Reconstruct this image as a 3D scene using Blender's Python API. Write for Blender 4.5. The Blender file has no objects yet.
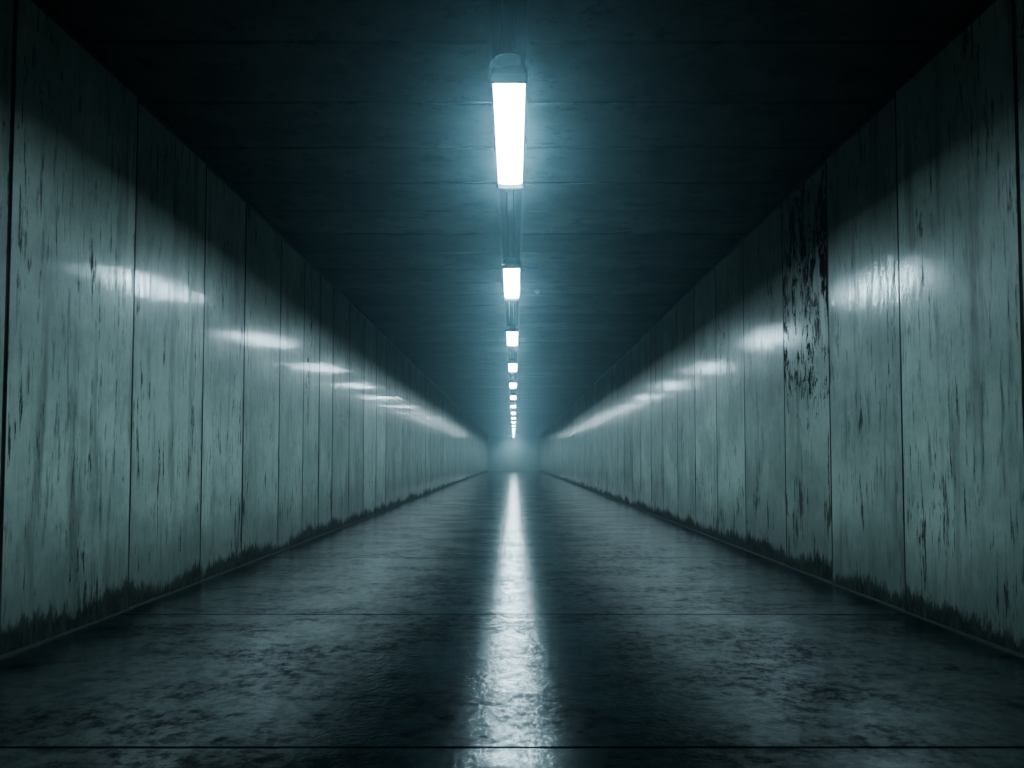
import bpy, bmesh, math, random
from mathutils import Vector
random.seed(7)
scene=bpy.context.scene
COL=scene.collection
F=683.0; W=2.5; CH=0.96; CEIL=CH+2.43; YE=66.0; YS=-4.0

# ---------------------------------------------------------------- node helper
class NT:
    def __init__(s,name):
        s.m=bpy.data.materials.new(name); s.m.use_nodes=True
        s.t=s.m.node_tree; s.t.nodes.clear()
        s.out=s.t.nodes.new('ShaderNodeOutputMaterial')
        s.b=s.t.nodes.new('ShaderNodeBsdfPrincipled')
        s.t.links.new(s.b.outputs[0],s.out.inputs[0])
        s.geo=s.t.nodes.new('ShaderNodeNewGeometry')
    def put(s,sock,v):
        if isinstance(v,bpy.types.NodeSocket): s.t.links.new(v,sock)
        elif v is not None: sock.default_value=v
    def math(s,op,a,b=None,c=None,clamp=False):
        n=s.t.nodes.new('ShaderNodeMath'); n.operation=op; n.use_clamp=clamp
        s.put(n.inputs[0],a); s.put(n.inputs[1],b); s.put(n.inputs[2],c); return n.outputs[0]
    def vmath(s,op,a,b):
        n=s.t.nodes.new('ShaderNodeVectorMath'); n.operation=op
        s.put(n.inputs[0],a); s.put(n.inputs[1],b); return n.outputs[0]
    def comb(s,x,y,z):
        n=s.t.nodes.new('ShaderNodeCombineXYZ')
        s.put(n.inputs[0],x); s.put(n.inputs[1],y); s.put(n.inputs[2],z); return n.outputs[0]
    def sep(s,v):
        n=s.t.nodes.new('ShaderNodeSeparateXYZ'); s.put(n.inputs[0],v); return n.outputs
    def noise(s,v,scale=1,detail=5,rough=.55,dist=0):
        n=s.t.nodes.new('ShaderNodeTexNoise'); s.put(n.inputs['Vector'],v)
        n.inputs['Scale'].default_value=scale; n.inputs['Detail'].default_value=detail
        n.inputs['Roughness'].default_value=rough; n.inputs['Distortion'].default_value=dist
        return n.outputs[0]
    def smooth(s,v,a,b,lo=0.,hi=1.):
        n=s.t.nodes.new('ShaderNodeMapRange'); n.interpolation_type='SMOOTHSTEP'
        s.put(n.inputs[0],v); s.put(n.inputs[1],a); s.put(n.inputs[2],b); s.put(n.inputs[3],lo); s.put(n.inputs[4],hi)
        return n.outputs[0]
    def mix(s,f,a,b):
        n=s.t.nodes.new('ShaderNodeMix'); n.data_type='RGBA'
        s.put(n.inputs[0],f); s.put(n.inputs[6],a); s.put(n.inputs[7],b); return n.outputs[2]
    def attr(s,name):
        n=s.t.nodes.new('ShaderNodeAttribute'); n.attribute_name=name; return n.outputs['Fac']
    def bump(s,h,st,dist):
        n=s.t.nodes.new('ShaderNodeBump'); n.inputs['Strength'].default_value=st
        n.inputs['Distance'].default_value=dist; s.put(n.inputs['Height'],h); return n.outputs[0]
    def set(s,k,v): s.put(s.b.inputs[k],v)

def wall_material():
    m=NT('stained_painted_concrete')
    P=m.geo.outputs['Position']; x,y,z=m.sep(P)
    tone=m.attr('tone'); stain=m.attr('stain'); edg=m.attr('rim')
    yo=m.math('ADD',y,m.math('MULTIPLY',tone,41.0))
    xo=m.math('MULTIPLY',x,3.0)
    def N(fy,fz,sc,det,ro,di=0): return m.noise(m.comb(xo,m.math('MULTIPLY',yo,fy),m.math('MULTIPLY',z,fz)),sc,det,ro,di)
    streak=N(6.,.55,1.2,6,.62)
    fine=N(20.,1.6,1.7,8,.78)
    cloud=N(1.,1.,1.3,7,.66)
    base=m.mix(m.smooth(cloud,.35,.66),(.235,.29,.26,1),(.41,.475,.425,1))
    base=m.mix(m.smooth(streak,.49,.70,0,.75),base,(.085,.112,.098,1))
    base=m.mix(m.smooth(fine,.51,.61,0,.68),base,(.055,.073,.064,1))
    tt=m.math('ADD',m.math('MULTIPLY',tone,.55),.68)
    tt=m.math('MULTIPLY',tt,m.math('SUBTRACT',1.,m.math('MULTIPLY',edg,.95)))
    base=m.vmath('MULTIPLY',base,m.comb(tt,tt,tt))
    low=m.smooth(z,0.1,1.8,.05,0.)
    msk=N(2.6,.9,1.2,4,.62)
    dr=m.math('ADD',m.math('MULTIPLY',m.math('SUBTRACT',fine,.5),1.6),m.math('ADD',msk,low))
    drip=m.smooth(dr,.69,.75)
    chips=N(11.,3.0,1.8,11,.80,.4)
    cm=N(1.6,.9,1.3,3,.5)
    upper=m.smooth(z,1.1,2.0,0.,1.)
    cv=m.math('ADD',m.math('MULTIPLY',chips,.72),m.math('MULTIPLY',cm,.42))
    th=m.math('SUBTRACT',.76,m.math('MULTIPLY',stain,m.math('ADD',.045,m.math('MULTIPLY',upper,.073))))
    chip=m.smooth(cv,m.math('SUBTRACT',th,.014),th)
    rag=N(12.,3.,1.6,9,.8)
    rag2=N(1.,0.,1.3,3,.55)
    edge=m.math('ADD',m.math('MULTIPLY',rag,.42),m.math('ADD',m.math('MULTIPLY',rag2,.45),-.305))
    d=m.math('SUBTRACT',z,edge)
    foot=m.smooth(d,-.05,.04,1.,0.)
    halo=m.smooth(d,0.,.6,.7,0.)
    base=m.mix(halo,base,(.05,.066,.058,1))
    base=m.mix(m.math('MULTIPLY',drip,.85),base,(.014,.019,.017,1))
    base=m.mix(chip,base,(.004,.005,.005,1))
    gr=m.mix(m.smooth(rag,.42,.62),(.004,.006,.005,1),(.030,.037,.032,1))
    base=m.mix(m.math('MULTIPLY',foot,.93),base,gr)
    m.set('Base Color',base)
    dirt=m.math('MAXIMUM',m.math('MAXIMUM',chip,foot),m.math('MULTIPLY',drip,.8))
    m.set('Roughness',m.math('ADD',.28,m.math('MULTIPLY',dirt,.35)))
    clean=m.math('SUBTRACT',1.,m.math('MULTIPLY',m.math('MAXIMUM',dirt,edg),.94))
    m.set('Specular IOR Level',m.math('MULTIPLY',.55,clean))
    gl=m.math('MULTIPLY',m.smooth(fine,.42,.56,1.,.10),clean)
    m.set('Coat Weight',gl)
    m.set('Coat Roughness',m.smooth(cloud,.4,.62,.05,.10))
    m.set('Coat IOR',2.0)
    vb=N(26.,6.,1.,2,.55)
    h=m.math('ADD',m.math('MULTIPLY',vb,.6),m.math('MULTIPLY',fine,.5))
    nb=m.bump(h,.11,.012)
    m.set('Normal',nb); m.set('Coat Normal',nb)
    return m.m

def floor_material():
    m=NT('wet_dark_concrete')
    P=m.geo.outputs['Position']; x,y,z=m.sep(P)
    V=m.comb(x,y,0.)
    big=m.noise(m.comb(m.math('MULTIPLY',x,.8),m.math('MULTIPLY',y,1.3),0.),1.6,9,.76)
    med=m.noise(V,14.,8,.80)
    grit=m.noise(V,34.,3,.75)
    wet=m.smooth(big,.43,.56)
    spot=m.smooth(med,.43,.57)
    base=m.mix(wet,(.003,.005,.006,1),(.010,.019,.020,1))
    base=m.mix(m.smooth(med,.42,.60,.6,0.),base,(.003,.005,.006,1))
    m.set('Base Color',base)
    m.set('IOR',m.math('ADD',1.05,m.math('ADD',m.math('MULTIPLY',wet,.17),m.math('MULTIPLY',spot,.20))))
    m.set('Roughness',m.math('SUBTRACT',.20,m.math('MULTIPLY',m.math('ADD',wet,spot),.045)))
    h=m.math('ADD',m.math('MULTIPLY',grit,1.3),m.math('MULTIPLY',med,.4))
    m.set('Normal',m.bump(h,.22,.006))
    return m.m

def ceil_material():
    m=NT('sooty_ceiling_boards')
    P=m.geo.outputs['Position']; x,y,z=m.sep(P)
    n=m.noise(m.comb(x,m.math('MULTIPLY',y,1.4),z),1.8,8,.7)
    n2=m.noise(m.comb(m.math('MULTIPLY',x,2.),m.math('MULTIPLY',y,3.),z),2.,7,.75)
    base=m.mix(m.smooth(n,.38,.66),(.085,.074,.056,1),(.034,.030,.023,1))
    base=m.mix(m.smooth(n2,.54,.62,0,.85),base,(.006,.007,.007,1))
    tt=m.math('ADD',.40,m.math('MULTIPLY',m.attr('tone'),.55))
    m.set('Base Color',m.vmath('MULTIPLY',base,m.comb(tt,tt,tt))); m.set('Roughness',.65); m.set('Specular IOR Level',.2)
    m.set('Normal',m.bump(n2,.12,.008))
    return m.m

def plain(name,c,rough=.6,metal=0,c2=None,sc=8,spec=.5):
    m=NT(name); n=m.noise(m.geo.outputs['Position'],sc,4,.6)
    c2=c2 or tuple(v*.6 for v in c)
    m.set('Base Color',m.mix(n,c+(1,),c2+(1,))); m.set('Roughness',rough); m.set('Metallic',metal)
    m.set('Specular IOR Level',spec)
    return m.m

def emit(name,c,s):
    m=NT(name); m.set('Base Color',(.8,.85,.85,1))
    m.set('Emission Color',c+(1,)); m.set('Emission Strength',s)
    try: m.m.cycles.emission_sampling='FRONT'
    except Exception: pass
    return m.m

M_wall=wall_material(); M_floor=floor_material(); M_ceil=ceil_material()
M_dark=plain('dark_joint_filler',(.002,.0025,.0025),.95,spec=.02)
M_end=plain('haze_toned_end_concrete',(.22,.30,.31),.8,c2=(.13,.18,.19),sc=2,spec=.1)  # concrete colour raised to paint brighter haze into the tunnel end
M_trim=plain('mortar_strip',(.045,.052,.048),.7,c2=(.008,.010,.009),sc=22,spec=.2)
M_metal=plain('dark_painted_steel',(.010,.011,.012),.4,0.,spec=.4)
M_rail=plain('tarnished_steel',(.022,.024,.024),.5,.0,spec=.3)
M_cap=plain('black_plastic_cap',(.003,.004,.004),.35,spec=.2)
M_white=plain('offwhite_plastic',(.6,.65,.63),.4)
M_diff=emit('glowing_diffuser',(.55,.88,1.0),140.)

# ---------------------------------------------------------------- mesh helper
def mesh_obj(name,bm,mats,parent=None,smooth=False):
    bmesh.ops.recalc_face_normals(bm,faces=bm.faces)
    me=bpy.data.meshes.new(name); bm.to_mesh(me); bm.free()
    for mt in mats: me.materials.append(mt)
    if smooth:
        for p in me.polygons: p.use_smooth=True
    o=bpy.data.objects.new(name,me); COL.objects.link(o)
    if parent: o.parent=parent
    return o
def box(bm,a,b,mi=0):
    g=bmesh.ops.create_cube(bm,size=1)
    for v in g['verts']:
        v.co=Vector([(a[i]+b[i])/2+v.co[i]*(b[i]-a[i]) for i in range(3)])
    for f in set(f for v in g['verts'] for f in v.link_faces): f.material_index=mi
def struct(o,label=None):
    o['kind']='structure'
    if label: o['label']=label
    return o

# ---------------------------------------------------------------- walls
def joints(first,step=1.0):
    j=list(first)
    while j[0]>YS: j.insert(0,j[0]-step)
    j[0]=YS
    k=0
    while j[-1]<YE-.6:
        j.append(j[-1]+step*(1+.06*math.sin(k*2.3))); k+=1
    j[-1]=YE
    return j
def build_wall(name,side,js,stains,tones):
    bm=bmesh.new()
    lt=bm.faces.layers.float.new('tone'); ls=bm.faces.layers.float.new('stain'); lr=bm.faces.layers.float.new('rim')
    for i in range(len(js)-1):
        g=.005+min(.009,.0005*max(js[i],0))
        y0,y1=js[i]+g,js[i+1]-g
        t=random.random(); st=stains.get(i,random.choice([.1,.3,.5,.65])); t=tones.get(i,t)
        # panels set slightly shingled: far edge stands proud
        a=.0105 if js[i]<5 else (.006 if js[i]<8 else .003)
        if js[i]<3: a=0
        if 3<js[i]<4: a=.017
        tw=a+random.uniform(-.0022,.0022)
        xf0=W+tw; xf1=W-tw; c=.006; T=.12; e=.011+min(.05,.0018*max(js[i],0))
        pts=[(xf0+c,y0),(xf0,y0+c),(xf0,y0+c+.008),(xf1,y1-c-e),(xf1,y1-c),(xf1+c,y1),(W+T,y1),(W+T,y0)]
        n=len(pts)
        lo=[bm.verts.new((side*p[0],p[1],-.05)) for p in pts]
        hi=[bm.verts.new((side*p[0],p[1],CEIL+.05)) for p in pts]
        fs=[bm.faces.new(lo),bm.faces.new(hi[::-1])]
        for f in fs: f[lt]=t; f[ls]=st; f[lr]=1.
        for k in range(n):
            f=bm.faces.new((lo[k],lo[(k+1)%n],hi[(k+1)%n],hi[k]))
            f[lt]=t; f[ls]=st; f[lr]=0. if k==2 else 1.
    box(bm,(min(side*(W+.07),side*(W+.2)),YS,-.05),(max(side*(W+.07),side*(W+.2)),YE,CEIL+.05),1)
    return struct(mesh_obj(name,bm,[M_wall,M_dark]),'grimy pale concrete panel wall with dark damp foot')
jl=joints([3.36,4.45,5.47,6.30,7.27,8.09,8.75,9.40,10.35])
jr=joints([3.35,4.39,5.39,6.30,7.39,8.41,9.43,10.45,11.46])
kr=jr.index(5.39)
build_wall('wall_left',-1,jl,{jl.index(3.36):.3,jl.index(4.45):.3},{})
build_wall('wall_right',1,jr,{kr:1.6,kr-1:.2,kr-2:0.},{kr:.10,kr-2:.62})

def slabs(name,js,z0,z1,mat,label,gap=.005,ch=.006):
    bm=bmesh.new(); lt=bm.faces.layers.float.new('tone')
    for i in range(len(js)-1):
        y0,y1=js[i]+gap,js[i+1]-gap; c=ch
        s=1 if z1>z0 else -1
        o=random.uniform(-.0015,.0015); t=random.random()
        pts=[(y0,z0),(y0,z1-s*c+o),(y0+c,z1+o),(y1-c,z1+o),(y1,z1-s*c+o),(y1,z0)]
        a=[bm.verts.new((-W-.1,p[0],p[1])) for p in pts]
        b=[bm.verts.new((W+.1,p[0],p[1])) for p in pts]
        fs=[bm.faces.new(a),bm.faces.new(b[::-1])]
        for k in range(6): fs.append(bm.faces.new((a[k],a[(k+1)%6],b[(k+1)%6],b[k])))
        for f in fs: f[lt]=t
    zc=(z0+z1)/2
    box(bm,(-W-.1,YS,min(z0,zc)),(W+.1,YE,max(z0,zc)),1)
    return struct(mesh_obj(name,bm,[mat,M_dark]),label)
fj=[YS,-2.4,0.0,2.33,4.32,6.83,9.5]
while fj[-1]<YE-1.5: fj.append(fj[-1]+2.4)
fj[-1]=YE
slabs('floor',fj,-.12,0.,M_floor,'wet dark concrete floor with cross joints',gap=.0025,ch=.005)
cj=[YS]
y=3.88
while y>YS+.6: y-=.67
while y<YE-.4:
    cj.append(y); y+=.67
cj.append(YE)
slabs('ceiling',cj,CEIL+.12,CEIL,M_ceil,'sooty dark ceiling of wide cross boards',gap=.013,ch=.006)

bm=bmesh.new(); box(bm,(-W-.2,YE,-.12),(W+.2,YE+.2,CEIL+.12))
struct(mesh_obj('wall_far',bm,[M_end]),'haze-toned concrete end wall of the tunnel')
bm=bmesh.new(); box(bm,(-W-.2,YS-.2,-.12),(W+.2,YS,CEIL+.12))
struct(mesh_obj('wall_near',bm,[M_end]),'concrete closing wall of the tunnel')

for k,s in enumerate((-1,1)):
    bm=bmesh.new()
    a=s*(W-.024); b=s*(W+.018)
    box(bm,(min(a,b),YS,-.01),(max(a,b),YE,.008),0)
    struct(mesh_obj('baseboard_'+('left' if s<0 else 'right'),bm,[M_trim]),'thin mortar strip along the wall foot')
    bm=bmesh.new()
    a=s*(W-.03); b=s*(W+.018)
    box(bm,(min(a,b),YS,CEIL-.035),(max(a,b),YE,CEIL+.01),0)
    struct(mesh_obj('trim_%d'%(k+1),bm,[M_metal]),'dark metal angle along the ceiling edge')

# ---------------------------------------------------------------- cable tray
LX=-.03
tray=bpy.data.objects.new('cable_tray',None); COL.objects.link(tray)
tray.location=(LX,0,CEIL)
tray['label']='long dark steel cable tray fixed under the ceiling'; tray['category']='cable tray'
TW=.125
bm=bmesh.new(); box(bm,(-TW,YS,-.010),(TW,YE,.002)); mesh_obj('back_plate',bm,[M_dark],tray)
for s in (-1,1):
    bm=bmesh.new()
    box(bm,(min(s*TW,s*(TW-.012)),YS,-.042),(max(s*TW,s*(TW-.012)),YE,-.008),0)
    box(bm,(min(s*TW,s*(TW-.026)),YS,-.046),(max(s*TW,s*(TW-.026)),YE,-.040),0)
    mesh_obj('side_rail',bm,[M_rail],tray)
bm=bmesh.new()
for cx,r in ((-.035,.008),(.03,.009)):
    g=bmesh.ops.create_cone(bm,segments=12,radius1=r,radius2=r,depth=YE-YS,cap_ends=True)
    for v in g['verts']:
        v.co=Vector((cx+v.co.x, v.co.z+(YS+YE)/2, -.010-r+v.co.y))
mesh_obj('cable',bm,[M_dark],tray,True)

# ---------------------------------------------------------------- lamps (local z: 0 = diffuser plane)
LL=1.60; ZB=CH+2.308; TOP=CEIL-.047-ZB; LIP=-.034
def profile_extrude(bm,pts,y0,y1,sc=1.0,mi=0):
    a=[bm.verts.new((p[0]*sc,y0,p[1])) for p in pts]; b=[bm.verts.new((p[0],y1,p[1])) for p in pts]
    bm.faces.new(a).material_index=mi; bm.faces.new(b[::-1]).material_index=mi
    n=len(pts)
    for k in range(n): bm.faces.new((a[k],a[(k+1)%n],b[(k+1)%n],b[k])).material_index=mi
lamp=bpy.data.objects.new('tube_lamp',None)
def mk():
    parts=[]
    bm=bmesh.new()
    profile_extrude(bm,[(-.098,LIP),(-.104,LIP+.004),(-.110,.02),(-.095,TOP-.015),(-.07,TOP-.003),(.07,TOP-.003),(.095,TOP-.015),(.110,.02),(.104,LIP+.004),(.098,LIP),(.096,.014),(-.096,.014)],0,LL)
    parts.append(('housing',bm,[M_metal],None))
    bm=bmesh.new()
    profile_extrude(bm,[(-.0945,.012),(-.085,.001),(-.04,-.003),(.04,-.003),(.085,.001),(.0945,.012)],.004,LL-.004)
    parts.append(('diffuser',bm,[M_diff],'glowing white diffuser'))
    for e in (0,1):
        bm=bmesh.new()
        secs=[(0.012,1.),(-.05,1.),(-.10,.96),(-.135,.84),(-.155,.60)] if e==0 else [(LL-.012,1.),(LL+.02,.97),(LL+.035,.85)]
        rings=[]
        for yy,k in secs:
            pts=[]
            for i in range(17):
                a=math.pi*i/16; pts.append((.116*k*math.cos(a),.0+(TOP-.002)*k*math.sin(a)**.85))
            b0=LIP-.004
            pts+=[(-.114*k,b0*k*.8),(-.10*k,b0*k),(.10*k,b0*k),(.114*k,b0*k*.8)]
            rings.append([bm.verts.new((p[0],yy,p[1])) for p in pts])
        bm.faces.new(rings[0]); bm.faces.new(rings[-1][::-1])
        for a,b in zip(rings,rings[1:]):
            n=len(a)
            for k in range(n): bm.faces.new((a[k],a[(k+1)%n],b[(k+1)%n],b[k]))
        parts.append(('end_cap',bm,[M_cap],None))
    for yb,ro,th in ((-.045,.122,.007),(LL*.5,.118,.008)):
        bm=bmesh.new()
        ri=ro-th
        out=[(ro*math.cos(math.pi*i/16),(TOP-.001)*math.sin(math.pi*i/16)**.8) for i in range(17)]
        inn=[(ri*math.cos(math.pi*i/16),(TOP-.008)*math.sin(math.pi*i/16)**.8) for i in range(17)]
        out=[(ro,LIP)]+out+[(-ro,LIP)]; inn=[(ri,LIP)]+inn+[(-ri,LIP)]
        for i in range(len(out)-1):
            profile_extrude(bm,[out[i],out[i+1],inn[i+1],inn[i]],yb,yb+.022)
        parts.append(('hanger_bracket',bm,[M_metal],None))
    return parts
COL.objects.link(lamp)
kids=[]
for nm,bm,mats,lab in mk():
    o=mesh_obj(nm,bm,mats,lamp)
    if lab: o['label']=lab
    kids.append(o)
y0=4.02; sp=3.97
lamp.location=(LX,y0,ZB)
lamp['category']='ceiling lamp'; lamp['group']='row of tube lamps under the tunnel ceiling'
lamp['label']='bright white tube lamp in dark housing under tunnel ceiling'
n=1
while y0+n*sp+LL<YE-.3:
    l=lamp.copy(); COL.objects.link(l); l.location=(LX,y0+n*sp,ZB)
    for c in kids:
        d=c.copy(); COL.objects.link(d); d.parent=l
    n+=1

# ---------------------------------------------------------------- smoke detector
sd=bpy.data.objects.new('smoke_detector',None); COL.objects.link(sd); sd.location=(.33,9.67,CEIL)
sd['label']='small round off-white smoke detector on the ceiling'; sd['category']='smoke detector'
bm=bmesh.new(); bmesh.ops.create_cone(bm,segments=32,radius1=.04,radius2=.045,depth=.02,cap_ends=True)
for v in bm.verts: v.co.z-=.009
mesh_obj('base',bm,[M_white],sd)
bm=bmesh.new(); bmesh.ops.create_uvsphere(bm,u_segments=24,v_segments=12,radius=.03)
for v in bm.verts: v.co.z=v.co.z*.7-.022
mesh_obj('dome',bm,[M_white],sd,True)

# ---------------------------------------------------------------- world: thin mist in still air
w=bpy.data.worlds.new('World'); scene.world=w; w.use_nodes=True
t=w.node_tree; t.nodes.clear()
o=t.nodes.new('ShaderNodeOutputWorld'); b=t.nodes.new('ShaderNodeBackground')
b.inputs[0].default_value=(0,0,0,1); t.links.new(b.outputs[0],o.inputs[0])
v=t.nodes.new('ShaderNodeVolumeScatter'); v.inputs['Color'].default_value=(.50,.85,1,1)
v.inputs['Density'].default_value=.0078; v.inputs['Anisotropy'].default_value=.88
t.links.new(v.outputs[0],o.inputs['Volume'])

# ---------------------------------------------------------------- camera
cd=bpy.data.cameras.new('camera'); cam=bpy.data.objects.new('camera',cd); COL.objects.link(cam)
cd.sensor_width=36; cd.lens=24.01; cd.clip_start=.05; cd.clip_end=200
p=math.radians(2.1)
cam.location=(0,0,CH); cam.rotation_euler=(math.pi/2+p,0,0)
cd.shift_y=(77-F*math.tan(p))/1024; cd.shift_x=-2/1024
scene.camera=cam
